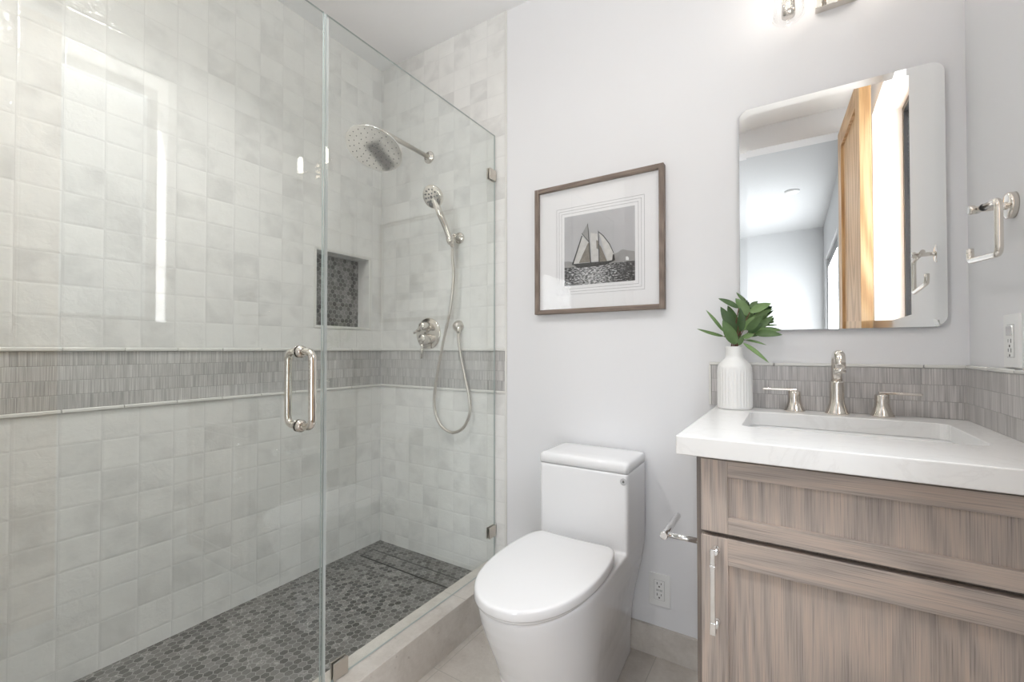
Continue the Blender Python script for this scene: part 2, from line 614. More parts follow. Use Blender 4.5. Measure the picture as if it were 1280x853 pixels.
def m_sea():
    g = G('print_sea')
    uv = g.uv()
    sep = g.node('ShaderNodeSeparateXYZ', {0: uv})
    st = g.node('ShaderNodeCombineXYZ', {0: sep.outputs[0], 1: g.math('MULTIPLY', sep.outputs[1], 2.6), 2: 0.}).outputs[0]
    n = g.noise(st, 85.0, 5, 0.7)
    # glitter gathers under the boat
    d = g.math('ABSOLUTE', g.math('ADD', sep.outputs[0], 0.655))
    gl = g.node('ShaderNodeMapRange', {'Value': d, 1: 0.03, 2: 0.15, 3: 0.07, 4: -0.05}).outputs[0]
    c = g.ramp(g.math('ADD', n, gl), [(0.47, (0.012, 0.012, 0.013)), (0.55, (0.16, 0.16, 0.165)), (0.63, (0.72, 0.72, 0.73))])
    return g.fin(c, 0.8)


def m_sky_print():
    g = G('print_sky')
    n = g.noise(g.uv(), 7.0, 3)
    return g.fin(g.ramp(n, [(0.3, (0.43, 0.43, 0.445)), (0.7, (0.50, 0.50, 0.515))]), 0.8)


M['bulb'] = m_bulb()
M['quartz'] = m_quartz()
M['floor'] = m_floor('limestone_floor')
M['curbstone'] = m_floor('limestone_curb', 0.61, 5.0, -1.73, -2.0)
M['leaf'] = m_leaf('leaf_green', (0.024, 0.062, 0.018), (0.17, 0.28, 0.095))
M['sea'] = m_sea()
M['psky'] = m_sky_print()
M['sail'] = plain('print_sail_pale', (0.58, 0.57, 0.55), 0.8, nscale=60, namp=.05)
M['saild'] = plain('print_sail_dark', (0.20, 0.175, 0.145), 0.8, nscale=60, namp=.03)
M['ink'] = plain('print_ink', (0.02, 0.02, 0.02), 0.8)
M['hill'] = plain('print_hill', (0.30, 0.295, 0.29), 0.8, nscale=50, namp=.02)
M['pwhite'] = plain('print_white', (0.8, 0.8, 0.8), 0.8)

# ------------------------------------------------------------------ room shell


def wall(bm, ax, p0, p1, us, vs, holes=(), mi=lambda u, v: 0):
    """slab between p0 and p1 on axis ax, cut at us x vs, cells inside a hole left out"""
    for u0, u1 in zip(us, us[1:]):
        for v0, v1 in zip(vs, vs[1:]):
            cu, cv = (u0 + u1) / 2, (v0 + v1) / 2
            if any(h[0] < cu < h[1] and h[2] < cv < h[3] for h in holes):
                continue
            if ax == 0:
                lo, hi = (p0, u0, v0), (p1, u1, v1)
            elif ax == 1:
                lo, hi = (u0, p0, v0), (u1, p1, v1)
            else:
                lo, hi = (u0, v0, p0), (u1, v1, p1)
            box(bm, lo, hi, mi=mi(cu, cv))


TE = -1.06           # where the shower tile ends on the back wall
SZ = 0.08            # shower floor
CURB = 0.147
b = new()
box(b, (-1.161, BY, -0.1), (BX1 + .2, 0.12, 0.0))
struct('floor', b, M['floor'])
b = new()
box(b, (LX, FY, -0.1), (-1.161, 0.0, SZ))
struct('floor_shower', b, M['hex'])
b = new()
box(b, (LX - .15, FY - .12, CZ), (RX + .2, 0.12, CZ + .1))
struct('ceiling', b, M['ceiling'])

NICHE = (-0.385, -0.077, 1.203, 1.563)
tm = lambda u, v: 0 if v < 0.905 else (1 if v < 1.09 else 2)
b = new()
wall(b, 0, LX - 0.15, LX, (FY, NICHE[0], NICHE[1], 0.0), (0.0, 0.905, 1.09, NICHE[2], NICHE[3], CZ), [NICHE], tm)
struct('wall_left', b, [M['tile_l_lo'], M['band'], M['tile_l_up']])
b = new()
ND = LX - 0.085
y0, y1, z0, z1 = NICHE
box(b, (ND - .02, y0 - .0, z0), (ND, y1, z1), mi=1)
t = 0.004
box(b, (ND, y0, z0), (LX + .001, y0 + t, z1), mi=0)
box(b, (ND, y1 - t, z0), (LX + .001, y1, z1), mi=0)
box(b, (ND, y0 + t, z0), (LX + .001, y1 - t, z0 + t), mi=0)
box(b, (ND, y0 + t, z1 - t), (LX + .001, y1 - t, z1), mi=0)
struct('wall_niche', b, [M['tile_l_up'], M['hexn']])
b = new()
e = 0.009
for lo, hi in (((y0 - e, z0 - e), (y1 + e, z0)), ((y0 - e, z1), (y1 + e, z1 + e)), ((y0 - e, z0), (y0, z1)), ((y1, z0), (y1 + e, z1))):
    box(b, (LX - .002, lo[0], lo[1]), (LX + .003, hi[0], hi[1]), 0.001)
struct('trim_1', b, M['pencil'])

b = new()
wall(b, 1, 0.0, 0.12, (LX - .15, TE), (0.0, 0.905, 1.09, CZ), (), tm)
struct('wall_back_shower', b, [M['tile_b_lo'], M['band'], M['tile_b_up']])
b = new()
box(b, (TE, 0.003, 0), (RX + .2, 0.12, CZ))
struct('wall_back', b, M['wall'])
b = new()
box(b, (TE - .004, -.003, CURB), (TE + .006, .004, CZ), .002)
struct('trim_2', b, M['pencil'])
# pencil tiles above and below the fluted band, one length of tile per piece
for nm, zz in (('trim_3', 1.0925), ('trim_4', 0.905)):
    b = new()
    yy = -0.04
    xs = [0.0]
    box(b, (LX - .001, -.045, zz - .006), (LX + .006, -.0002, zz + .006), .003, 3)
    while yy > -1.78:
        y2 = max(yy - 0.148, -1.79)
        box(b, (LX - .001, y2 + .0008, zz - .006), (LX + .006, yy - .006 + .0058, zz + .006), .003, 3)
        yy = y2
    xx = LX + .006
    while xx < TE - .001:
        x2 = min(xx + 0.148, TE)
        box(b, (xx, -.006, zz - .006), (x2 - .0008, .001, zz + .006), .003, 3)
        xx = x2
    struct(nm, b, M['pencil'])

# right wall with its narrow deep window
b = new()
wall(b, 0, RX, RX + 0.176, (FY - .12, WIN[0], WIN[1], 0.12), (0, WIN[2], WIN[3], CZ), [WIN])
struct('wall_right', b, M['wall'])
wr = thing('window_1', (RX + .15, (WIN[0] + WIN[1]) / 2, WIN[2]), 'tall window with black frame set deep in the right wall, seen in the mirror', 'window')
wr['kind'] = 'structure'
b = new()
fx0, fx1 = RX + .13, RX + .17
y0, y1, z0, z1 = WIN
fw = 0.03
box(b, (fx0, y0, z0), (fx1, y0 + fw, z1))
box(b, (fx0, y1 - fw, z0), (fx1, y1, z1))
box(b, (fx0, y0 + fw, z0), (fx1, y1 - fw, z0 + fw))
box(b, (fx0, y0 + fw, z1 - fw), (fx1, y1 - fw, z1))
obj('window_frame', b, M['blackframe'], wr)
b = new()
box(b, (fx0 + .017, y0 + fw, z0 + fw), (fx0 + .023, y1 - fw, z1 - fw))
obj('window_pane', b, M['lampglass'], wr)

# front wall with the doorway the photograph was taken from
DO = (-0.66, 0.30, 0.0, 2.45)
b = new()
wall(b, 1, FY - .12, FY, (BX0 - .2, DO[0], DO[1], RX + .2), (0, DO[3], CZ), [DO])
struct('wall_front', b, M['wall'])
b = new()
box(b, (LX, FY, 0), (-1.03, -1.592, CZ))
struct('wall_shower_end', b, M['tile_b_up'])
# the room beyond
b = new()
box(b, (BX0 - .2, BY - .1, CZ), (RX + .2, FY - .12, CZ + .1))
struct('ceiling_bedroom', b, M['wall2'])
b = new()
box(b, (BX0 - .2, BY - .1, 0), (BX1 + .2, BY, CZ))
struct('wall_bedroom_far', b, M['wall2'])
b = new()
wall(b, 0, BX1, BX1 + .15, (BY, -4.7, -3.1, FY - .12), (0, 2.15, CZ), [(-4.7, -3.1, 0, 2.15)])
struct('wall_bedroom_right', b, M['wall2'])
b = new()
BW = (-4.6, -2.2, 0.4, 2.5)
wall(b, 0, BX0 - .15, BX0, (BY, FY - .12), (0, CZ))
struct('wall_bedroom_left', b, M['wall2'])
b = new()
box(b, (BX0 - .2, BY - .1, -.1), (-1.161, FY - .12, 0))
struct('floor_bedroom', b, M['floor'])
d2 = thing('door_2', (BX1 + .05, -3.9, 0), 'grey framed glass door with an added fill lamp in front of it in the room seen in the mirror', 'door')
d2['kind'] = 'structure'
b = new()
box(b, (BX1 + .03, -4.7, 0), (BX1 + .09, -4.6, 2.15))
box(b, (BX1 + .03, -3.2, 0), (BX1 + .09, -3.1, 2.15))
box(b, (BX1 + .03, -4.6, 2.05), (BX1 + .09, -3.2, 2.15))
box(b, (BX1 + .03, -4.6, 0), (BX1 + .09, -3.2, .1))
obj('door_frame', b, plain('grey_door_frame', (.20, .20, .205), .5), d2)
b = new()
box(b, (BX1 + .05, -4.6, .1), (BX1 + .07, -3.2, 2.05))
obj('door_panel', b, plain('pale_door_panel', (.55, .57, .57), .2), d2)

# wooden door leaf standing open along the right wall
dr = thing('door_1', (0.30, -1.79, 0.01), 'open natural fir door with recessed panel seen in the mirror', 'door')
dr['kind'] = 'structure'
b = new()
ang = math.radians(2.6)
dl, dt, dh = 0.70, 0.046, 2.425
st = 0.11
for nm, lo, hi, sw in (('door_stile', (0, 0, .012), (dt, st, dh), False), ('door_stile', (0, dl - st, .012), (dt, dl, dh), False),
                       ('door_rail', (0, st, .012), (dt, dl - st, .25), True), ('door_rail', (0, st, dh - st), (dt, dl - st, dh), True),
                       ('door_panel', (.014, st, .25), (dt - .014, dl - st, dh - st), False)):
    b = new()
    box(b, lo, hi, 0 if 'panel' in nm else .001)
    bmesh.ops.rotate(b, verts=b.verts, cent=(0, 0, 0), matrix=Matrix.Rotation(-ang, 3, 'Z'))
    bmesh.ops.translate(b, verts=b.verts, vec=(0.252, FY + .006, 0))
    obj(nm, b, M['doorwood'], dr, swap=sw)

# stone base along the back wall and the shower curb
b = new()
box(b, (-1.045, -.010, 0), (-0.178, .004, 0.103), .001)
struct('baseboard_back', b, m_floor('limestone_base', 0.61, 5, -0.86, -2))
b = new()
box(b, (-1.161, -1.592, -.05), (-1.047, -.0005, CURB), .002)
struct('trim_5', b, m_floor('limestone_curb_cap', 5, 0.61, -4.1, -.905))

# ------------------------------------------------------------------ shower glass
GX, GT = -1.112, 0.0032
GZ1 = 2.045


def pane(bm, y0, y1, z0, z1):
    box(bm, (GX - GT, y0, z0), (GX + GT, y1, z1))
    bm.normal_update()
    for f in bm.faces:
        f.material_index = 0 if abs(f.normal.x) > .9 else 1


fg = thing('fixed_glass_panel', (GX, -.43, CURB), 'fixed clear glass shower panel between the glass door and the back wall', 'glass panel')
b = new()
pane(b, -.857, -.012, CURB + .001, GZ1)
obj('glass_pane', b, [M['glass'], M['glassedge']], fg)


def clip(center, ydir, zdir):
    b = new()
    cy, cz = center
    s = .024
    for sx in (-1, 1):
        x0 = GX + sx * GT
        x1 = GX + sx * (GT + .006)
        box(b, (min(x0, x1), cy - s, cz - s), (max(x0, x1), cy + s, cz + s), .0008)
    return b


for cy, cz in ((-.036, 1.862), (-.036, 0.30)):
    o = obj('wall_clip', clip((cy, cz), 0, 0), M['nickel_b'], fg)
o = obj('curb_clip', clip((-.80, CURB + .026), 0, 0), M['nickel_b'], fg)
b = new()
box(b, (GX - .0050, -.853, CURB + .001), (GX - .002, -.845, GZ1 - .002))
obj('edge_seal', b, M['seal'], fg)

gd = thing('glass_door', (GX, -1.585, CURB + .008), 'hinged clear glass shower door with looped nickel pull handle', 'shower door')
DROT = Matrix.Rotation(-math.radians(0.0), 3, 'Z')
HINGE = V((GX, -1.585, 0))


def swing(bm):
    bmesh.ops.rotate(bm, verts=bm.verts, cent=HINGE, matrix=DROT)
    return bm


b = new()
pane(b, -1.578, -.863, CURB + .010, GZ1)
obj('glass_pane', swing(b), [M['glass'], M['glassedge']], gd)
hy, hz0, hz1 = -.927, .888, 1.086
for nm, sx in (('pull_handle', 1), ('pull_handle', -1)):
    b = new()
    xo = GX + sx * (GT + .052)
    tube(b, fillet([(GX + sx * GT, hy, hz0), (xo, hy, hz0), (xo, hy, hz1), (GX + sx * GT, hy, hz1)], .03, 10), .0098, 18)
    h = obj(nm, swing(b), M['nickel'], gd)
    for z in (hz0, hz1):
        b = new()
        lathe(b, (GX + sx * GT, hy, z), (sx, 0, 0), [(0, .0165), (.004, .0165), (.006, .0135), (.010, .0125), (.0115, .0105)], 24)
        obj('washer', swing(b), M['nickel'], h)
for z in (.40, 1.80):
    b = new()
    for sx in (-1, 1):
        xa, xb = sorted((GX + sx * GT, GX + sx * (GT + .007)))
        box(b, (xa, -1.588, z - .045), (xb, -1.53, z + .045), .001)
    obj('hinge', b, M['nickel_b'], gd)

# ------------------------------------------------------------------ shower fittings
SXX = -1.511
rs = thing('rain_shower', (SXX, 0, 2.045), 'round rain shower head on a straight nickel wall arm', 'shower head')
b = new()
tube(b, fillet([(SXX, -.002, 2.045), (SXX, -.335, 2.052), (SXX, -.345, 1.99)], .03, 6), .0105, 16)
obj('arm', b, M['nickel_b'], rs)
b = new()
lathe(b, (SXX, 0, 2.045), (0, -1, 0), [(0, .030), (.006, .030), (.009, .027), (.010, .014), (.016, .0135)], 28)
obj('wall_flange', b, M['nickel'], rs)
hn = V((.084, -math.sin(.425), -math.cos(.425))).normalized()
hc = V((SXX, -.343, 1.955))
b = new()
lathe(b, hc, hn, [(-.045, .012), (-.036, .018), (-.024, .019), (-.016, .030), (-.012, .06), (-.008, .110), (-.005, .121), (0.0, .123), (.0025, .1215), (.0032, .118), (.0032, .004)], 64)
head = obj('shower_head', b, plain('rain_head_nickel', (.90, .875, .84), .14, 1.0), rs)
b = new()
e1, e2 = frame_of(hn)
for ring, cnt in ((.020, 6), (.042, 10), (.064, 14), (.086, 18), (.106, 22)):
    for k in range(cnt):
        a = 2 * PI * k / cnt + ring * 31
        p = hc + hn * .0026 + (e1 * math.cos(a) + e2 * math.sin(a)) * ring
        lathe(b, p, hn, [(0, .0026), (.0018, .0022)], 6)
o = obj('nozzles', b, M['slot'], head)
o['kind'] = 'stuff'

# hand shower in its bracket
hb = at(563, 301, 1, -.075)
hm = at(549, 265, 1, -.135)
hd = at(541, 246, 1, -.155)
hs = thing('hand_shower', hb, 'hand shower with round spray face resting in the wall bracket, hose looping down', 'hand shower')
ax = (hm - hb).normalized()
b = new()
tube(b, smoothpath([hb - ax * .03, hb, hb + (hm - hb) * .5 + V((0, .004, 0)), hm, hd + V((0, .012, .0))], 6),
     [.009, .0095, .010, .0105, .011, .0112, .0115, .012, .0122, .0125, .013, .0133, .0135, .0138, .014, .0142, .0143, .0145, .0145, .0145, .015, .016, .018, .02, .021], 18)
grip = obj('grip', b, M['nickel'], hs)
fn = V((-.02, -.88, -.47)).normalized()
b = new()
lathe(b, hd, fn, [(-.032, .012), (-.029, .028), (-.019, .044), (-.004, .051), (.006, .051), (.010, .048), (.0105, .002)], 36)
sp = obj('spray_head', b, M['nickel'], hs)
b = new()
e1, e2 = frame_of(fn)
for ring, cnt, rr in ((.0, 1, .008), (.017, 6, .0046), (.034, 12, .0044)):
    for k in range(cnt):
        a = 2 * PI * k / max(cnt, 1)
        lathe(b, hd + fn * .010 + (e1 * math.cos(a) + e2 * math.sin(a)) * ring, fn, [(0, rr), (.002, rr * .8)], 8)
lathe(b, hd + fn * .006 + (-ax) * .046, -ax, [(0, .004), (.009, .0035)], 8)
o = obj('spray_nozzles', b, plain('spray_dark', (.16, .16, .16), .4), sp)
o['kind'] = 'stuff'
hose = [hb - ax * .028, at(565.5, 322, 1, -.062), at(567, 345, 1, -.055), at(563, 385, 1, -.05), at(554, 428, 1, -.045), at(547, 465, 1, -.04), at(543, 495, 1, -.035),
        at(544, 515, 1, -.032), at(551, 532, 1, -.03), at(565, 541, 1, -.03), at(579, 535, 1, -.03), at(587, 517, 1, -.03), at(586.5, 498, 1, -.03),
        at(582, 475, 1, -.03), at(577, 450, 1, -.03), at(573.5, 428, 1, -.03), at(573, 416, 1, -.03)]
b = new()
tube(b, smoothpath(hose, 8), .0068, 12)
obj('hose', b, M['nickel_b'], hs)

bk = at(575, 298, 1, 0)
br = thing('shower_bracket', bk, 'round wall bracket with clamp holding the hand shower', 'bracket')
b = new()
lathe(b, bk, (0, -1, 0), [(0, .026), (.008, .026), (.012, .022), (.014, .015), (.045, .014), (.048, .011)], 28)
obj('wall_mount', b, M['nickel'], br)
cl = hb + ax * .0
b = new()
lathe(b, cl - ax * .014, ax, [(0, .0125), (0, .0165), (.028, .0175), (.028, .0135)], 24, cap0=False, cap1=False)
_b0 = bk + V((0, -.040, 0))
tube(b, [_b0, cl + (_b0 - cl).normalized() * .0172], [.010, .008], 12)
obj('clamp', b, M['nickel'], br)

el = at(574, 408, 1, 0)
so = thing('hose_outlet', el, 'rounded nickel wall outlet feeding the shower hose', 'pipe fitting')
b = new()
lathe(b, el, (0, -1, 0), [(0, .027), (.005, .028), (.018, .024), (.030, .016), (.036, .004)], 28)
obj('escutcheon', b, M['nickel_b'], so)
b = new()
p = at(573, 414, 1, -.03)
tube(b, [V((p.x, -.028, el.z)), V((p.x, -.030, p.z - .012))], .0088, 14)
obj('hose_nut', b, M['nickel'], so)

vc = at(536, 417.5, 1, 0)
sv = thing('shower_valve', vc, 'round shower valve trim with two lever handles above the grey band', 'shower valve')
b = new()
lathe(b, vc, (0, -1, 0), [(0, .078), (.004, .078), (.007, .075), (.008, .05), (.008, .004)], 48)
obj('plate', b, M['nickel'], sv)
for dz, r, L, dirn in ((.036, .019, .045, V((-.75, 0, -.45))), (-.026, .024, .072, V((-.05, 0, -1)))):
    b = new()
    c0 = vc + V((0, 0, dz))
    lathe(b, c0, (0, -1, 0), [(.006, r * 1.15), (.012, r * 1.1), (.016, r), (.050, r), (.056, r * .86), (.058, .003)], 28)
    k = obj('handle', b, M['nickel'], sv)
    b = new()
    dirn.normalize()
    tube(b, [c0 + V((0, -.044, 0)) + dirn * .010, c0 + V((0, -.046, 0)) + dirn * (r + L)], .0062, 12)
    obj('lever', b, M['nickel'], k)

# linear drain across the shower floor
ld = thing('linear_drain', (-1.5, -.13, SZ), 'long tile-in linear drain set in the mosaic along the back wall', 'drain')
b = new()
for yy in (-.172, -.096):
    box(b, (-1.80, yy - .0035, SZ - .002), (-1.20, yy + .0035, SZ + .0012))
for xx in (-1.80, -1.20):
    box(b, (xx - .003, -.172, SZ - .002), (xx + .003, -.096, SZ + .0012))
obj('channel', b, M['black'], ld)
b = new()
box(b, (-1.797, -.1685, SZ - .002), (-1.203, -.0995, SZ + .0018))
obj('tiled_cover', b, M['hex'], ld)

# ------------------------------------------------------------------ toilet
TX = -0.611
to = thing('toilet', (TX, -.38, 0), 'white one-piece skirted toilet with closed lid beside the vanity', 'toilet')


def tring(z, hb, hm, yb, ym, yf, rc=.03, ex=2.15):
    """back edge, straight flanks, rounded front"""
    half = []
    # from middle of the back round the right side to the front tip
    for k in range(5):
        half.append((hb - rc) * k / 4 * .999)
    pts = [(x, yb) for x in half]
    for k in range(1, 7):
        a = PI / 2 * k / 6
        pts.append((hb - rc + rc * math.sin(a), yb - rc + rc * math.cos(a)))
    for k in range(1, 9):
        t = k / 8
        s = t * t * (3 - 2 * t) * .5 + t * .5
        pts.append((hb + (hm - hb) * s, (yb - rc) + (ym - yb + rc) * t))
    for k in range(1, 21):
        a = PI / 2 * k / 20
        pts.append((hm * math.cos(a) ** (2 / ex), ym + (yf - ym) * math.sin(a) ** (2 / ex)))
    full = [(x, y) for x, y in pts] + [(-x, y) for x, y in reversed(pts[1:-1])]
    return [V((TX + x, y, z)) for x, y in full]


b = new()
lv = [(0.0, .112, .133, -.012, -.43, -.600), (.006, .113, .135, -.012, -.43, -.603), (.06, .113, .136, -.012, -.43, -.603), (.13, .116, .138, -.012, -.43, -.607),
      (.19, .122, .142, -.012, -.43, -.622), (.24, .131, .148, -.012, -.43, -.645), (.29, .142, .153, -.012, -.43, -.672),
      (.34, .153, .157, -.012, -.43, -.697), (.38, .159, .160, -.012, -.43, -.714), (.41, .161, .162, -.012, -.43, -.723), (.426, .161, .162, -.012, -.43, -.725),
      (.432, .158, .158, -.014, -.43, -.720)]
rings(b, [tring(*l) for l in lv])


def tank(z, hw, yb, yf, r):
    return [V((TX + x, y, z)) for x, y in rrect(-hw, hw, yf, yb, r, 8)]


rings(b, [tank(z, hw, -.012, yf, .012) for z, hw, yf in ((.30, .140, -.2), (.36, .154, -.21), (.40, .1605, -.2185), (.43, .162, -.2185), (.55, .162, -.218), (.688, .162, -.218))])
body = obj('bowl_body', b, M['porcelain'], to)
rm = body.modifiers.new('fuse', 'REMESH')
rm.mode = 'VOXEL'
rm.voxel_size = .0035
rm.use_smooth_shade = True
sm = body.modifiers.new('ease', 'SMOOTH')
sm.factor = .5
sm.iterations = 9
b = new()
rings(b, [tank(.6895, .1605, -.012, -.217, .012), tank(.6905, .1625, -.010, -.2185, .013), tank(.712, .1635, -.010, -.2195, .016), tank(.719, .162, -.011, -.2175, .018),
          tank(.7235, .157, -.016, -.212, .020), tank(.7252, .145, -.028, -.20, .02), tank(.7256, .10, -.07, -.16, .02)])
obj('tank_lid', b, M['porcelain'], to)


def lring(z, k, dz=0):
    P = [(0, -.268), (.06, -.2675), (.11, -.265), (.128, -.270), (.142, -.288), (.152, -.32), (.160, -.37), (.1635, -.42), (.1635, -.47), (.160, -.52), (.152, -.57), (.138, -.62),
         (.117, -.663), (.09, -.698), (.06, -.722), (.03, -.734), (0, -.738)]
    c = V((0, -.48))
    pts = smoothpath([(x, y, 0) for x, y in P], 4)
    full = [(p.x, p.y) for p in pts] + [(-p.x, p.y) for p in reversed(pts[1:-1])]
    out = []
    for x, y in full:
        d = V((x, y - c.y))
        L = d.length
        d = d * ((L - k) / L)
        out.append(V((TX + d.x, c.y + d.y, z)))
    return out


b = new()
rings(b, [lring(.432, .012), lring(.4325, .008), lring(.4395, .008)])
obj('seat_ring', b, M['seat'], to)
b = new()
rings(b, [lring(.4415, .006), lring(.4420, .0012), lring(.446, 0), lring(.461, .0008), lring(.4652, .0022), lring(.4676, .0055), lring(.4686, .012), lring(.4695, .04), lring(.4698, .09)])
obj('seat_lid', b, M['seat'], to)
b = new()
ec = V((-.463, -.2185, .664))
lathe(b, ec, (0, -1, 0), [(0, .0115), (.0008, .0112), (.001, .0095)], 24, mi=1)
dp = []
for k in range(20):
    a = 2 * PI * k / 20
    r = .0034 * (1 - .25 * math.cos(a))
    dp.append((r * math.sin(a), .0036 * math.cos(a) * (1.45 if math.cos(a) > 0 else 1)))
rings(b, [[ec + V((x * (1 if z > 0 else 1), -.0011, z - .0005)) for x, z in dp], [ec + V((x, -.0016, z - .0005)) for x, z in dp]], mi=0)
for k in range(4):
    box(b, ec + V((-.004 + k * .0021, -.0012, -.0098)), ec + V((-.0025 + k * .0021, -.0004, -.0086)), mi=0)
obj('drop_emblem', b, [plain('emblem_grey', (.10, .10, .10), .5), plain('emblem_disc', (.50, .50, .51), .3)], to)
b = new()
lathe(b, (TX + .128, -.36, .028), (1, 0, 0), [(0, .011), (.007, .010), (.011, .006), (.0115, .001)], 18)
obj('bolt_cap', b, M['seat'], to)

# ------------------------------------------------------------------ vanity
CT = 0.907
FYV = -0.595
va = thing('vanity_cabinet', (.10, -.29, 0), 'grey-washed oak vanity cabinet with shaker drawer front and door', 'cabinet')
X0, X1 = -.180, .3925
b = new()
ZT = CT - .0405
box(b, (X0, -.576, .10), (X0 + .016, -.002, ZT), .0008)
box(b, (X1 - .016, -.576, .10), (X1, -.002, ZT), .0008)
box(b, (X0 + .016, -.016, .10), (X1 - .016, -.002, ZT))
box(b, (X0 + .016, -.576, .10), (X1 - .016, -.016, .118))
box(b, (X0 + .016, -.576, .83), (X1 - .016, -.558, ZT))
box(b, (X0 + .016, -.576, .680), (X1 - .016, -.558, .716))
box(b, (X0 + .03, -.51, 0.0), (X1, -.02, .10))
obj('carcass', b, M['oak_dark'], va)


def shaker(name, z0, z1, rail, mat_, parent):
    x0, x1 = -.168, .386
    st = .052
    y0, y1 = FYV, -.5765
    b = new()
    box(b, (x0 + st, y0 + .010, z0 + rail), (x1 - st, y1, z1 - rail))
    o = obj(name, b, mat_, parent)
    for xa in (x0, x1 - st):
        b = new()
        box(b, (xa, y0, z0), (xa + st, y1, z1), .0008)
        obj('stile', b, mat_, o)
    for za in (z0, z1 - rail):
        b = new()
        box(b, (x0 + st, y0, za), (x1 - st, y1, za + rail), .0008)
        obj('rail', b, mat_, o, swap=True)
    return o


dw = shaker('drawer_front', .7035, .857, .0345, M['oak_v'], va)
do = shaker('door', .105, .6935, .055, M['oak_v'], va)
hx = -.1415
b = new()
for z in (.516, .668):
    lathe(b, (hx + .003, FYV, z), (0, -1, 0), [(0, .0085), (.004, .0085), (.006, .006), (.022, .0055)], 18)
box(b, (hx - .0045, FYV - .033, .503), (hx + .0045, FYV - .022, .678), .001)
box(b, (hx - .0056, FYV - .0345, .503), (hx + .0056, FYV - .0205, .528), .001)
box(b, (hx - .0056, FYV - .0345, .640), (hx + .0056, FYV - .0205, .645), .001)
obj('door_handle', b, M['chrome'], do)

# countertop with its sink opening
SK = (-.105, .325, -.425, -.118)
b = new()
outer = [(-.212, -.632), (RX - .001, -.632), (RX - .001, -.001), (-.212, -.001)]
inner = rrect(SK[0], SK[1], SK[2], SK[3], .03, 6)
es = []
for loop in (outer, inner):
    vs = [b.verts.new((x, y, CT)) for x, y in loop]
    es += [b.edges.new((vs[i], vs[(i + 1) % len(vs)])) for i in range(len(vs))]
fill = bmesh.ops.triangle_fill(b, edges=es, use_beauty=True)
fs = [f for f in fill['geom'] if isinstance(f, bmesh.types.BMFace)]
ex = bmesh.ops.extrude_face_region(b, geom=fs)
bmesh.ops.translate(b, verts=[g for g in ex['geom'] if isinstance(g, bmesh.types.BMVert)], vec=(0, 0, -.040))
co = obj('countertop', b, M['quartz'], bevel=.0022)
tag(co, 'thick white quartz countertop with rectangular sink cutout on the oak vanity', 'countertop')

sk = thing('sink', (.11, -.27, CT - .17), 'white rectangular undermount sink below the quartz countertop', 'sink')
b = new()


def srect(z, k, r):
    return [V((x, y, z)) for x, y in rrect(SK[0] + k, SK[1] - k, SK[2] + k, SK[3] - k, r, 8)]


rings(b, [srect(CT - .0402, -.022, .05), srect(CT - .0402, -.002, .032), srect(CT - .05, .000, .03), srect(CT - .125, .006, .034), srect(CT - .145, .014, .038), srect(CT - .155, .030, .04),
          srect(CT - .158, .06, .04), srect(CT - .160, .12, .02), srect(CT - .175, .12, .02), srect(CT - .172, .03, .045), srect(CT - .15, -.004, .04), srect(CT - .056, -.022, .05)], cap0=False, cap1=False)
bm_v = list(b.verts)
bmesh.ops.contextual_create  # keep API explicit
rings(b, [srect(CT - .1605, .119, .02), srect(CT - .1745, .119, .02)])
obj('basin', b, M['sink'], sk, recalc=True)
b = new()
lathe(b, (.11, -.27, CT - .1605), (0, 0, 1), [(0, .031), (.003, .030), (.0035, .022), (.001, .020), (.001, .002)], 28)
obj('drain', b, M['nickel'], sk)

# tiled backsplash with a pencil cap
ZS = 1.0415
bs = thing('backsplash', (.08, -.008, CT), 'low grey fluted tile backsplash with white pencil cap behind the vanity', 'backsplash')
b = new()
box(b, (-.228, -.010, CT + .0003), (RX - .010, .0025, ZS))
box(b, (RX - .010, -.632, CT + .0003), (RX - .0005, .0025, ZS))
obj('fluted_tiles', b, M['splash'], bs)
b = new()
for xa, xb in ((-.236, -.048), (-.047, .103), (.104, .303), (.304, RX - .0105)):
    box(b, (xa, -.013, ZS), (xb - .0008, .0025, ZS + .009), .0025, 3)
for ya, yb in ((-.632, -.31), (-.309, -.16), (-.159, -.0135)):
    box(b, (RX - .013, ya, ZS), (RX - .0005, yb - .0008, ZS + .009), .0025, 3)
box(b, (-.237, -.013, CT + .0003), (-.2285, .0025, ZS), .0025, 3)
obj('pencil_cap', b, M['pencil'], bs)

# faucet: spout and two lever handles, each fixed in the stone by itself
fa = V((.1085, -.058, CT))
fs_ = thing('faucet_spout', fa, 'polished nickel gooseneck faucet spout standing behind the sink', 'faucet')
b = new()
lathe(b, fa, (0, 0, 1), [(0, .0285), (.004, .0290), (.007, .0275), (.018, .0235), (.030, .0200), (.044, .0180), (.090, .0172), (.094, .0172), (.095, .0145)], 36)
obj('base', b, M['nickel'], fs_)
b = new()
tube(b, fillet([fa + V((0, 0, .09)), fa + V((0, 0, .170)), fa + V((0, -.098, .170)), fa + V((0, -.098, .132))], .040, 12), .0132, 20)
sp_ = obj('spout', b, M['nickel'], fs_)
b = new()
lathe(b, fa + V((0, -.098, .134)), (0, 0, -1), [(0, .0134), (.001, .0140), (.011, .0140), (.012, .0125), (.012, .002)], 24)
obj('aerator', b, M['nickel'], sp_)


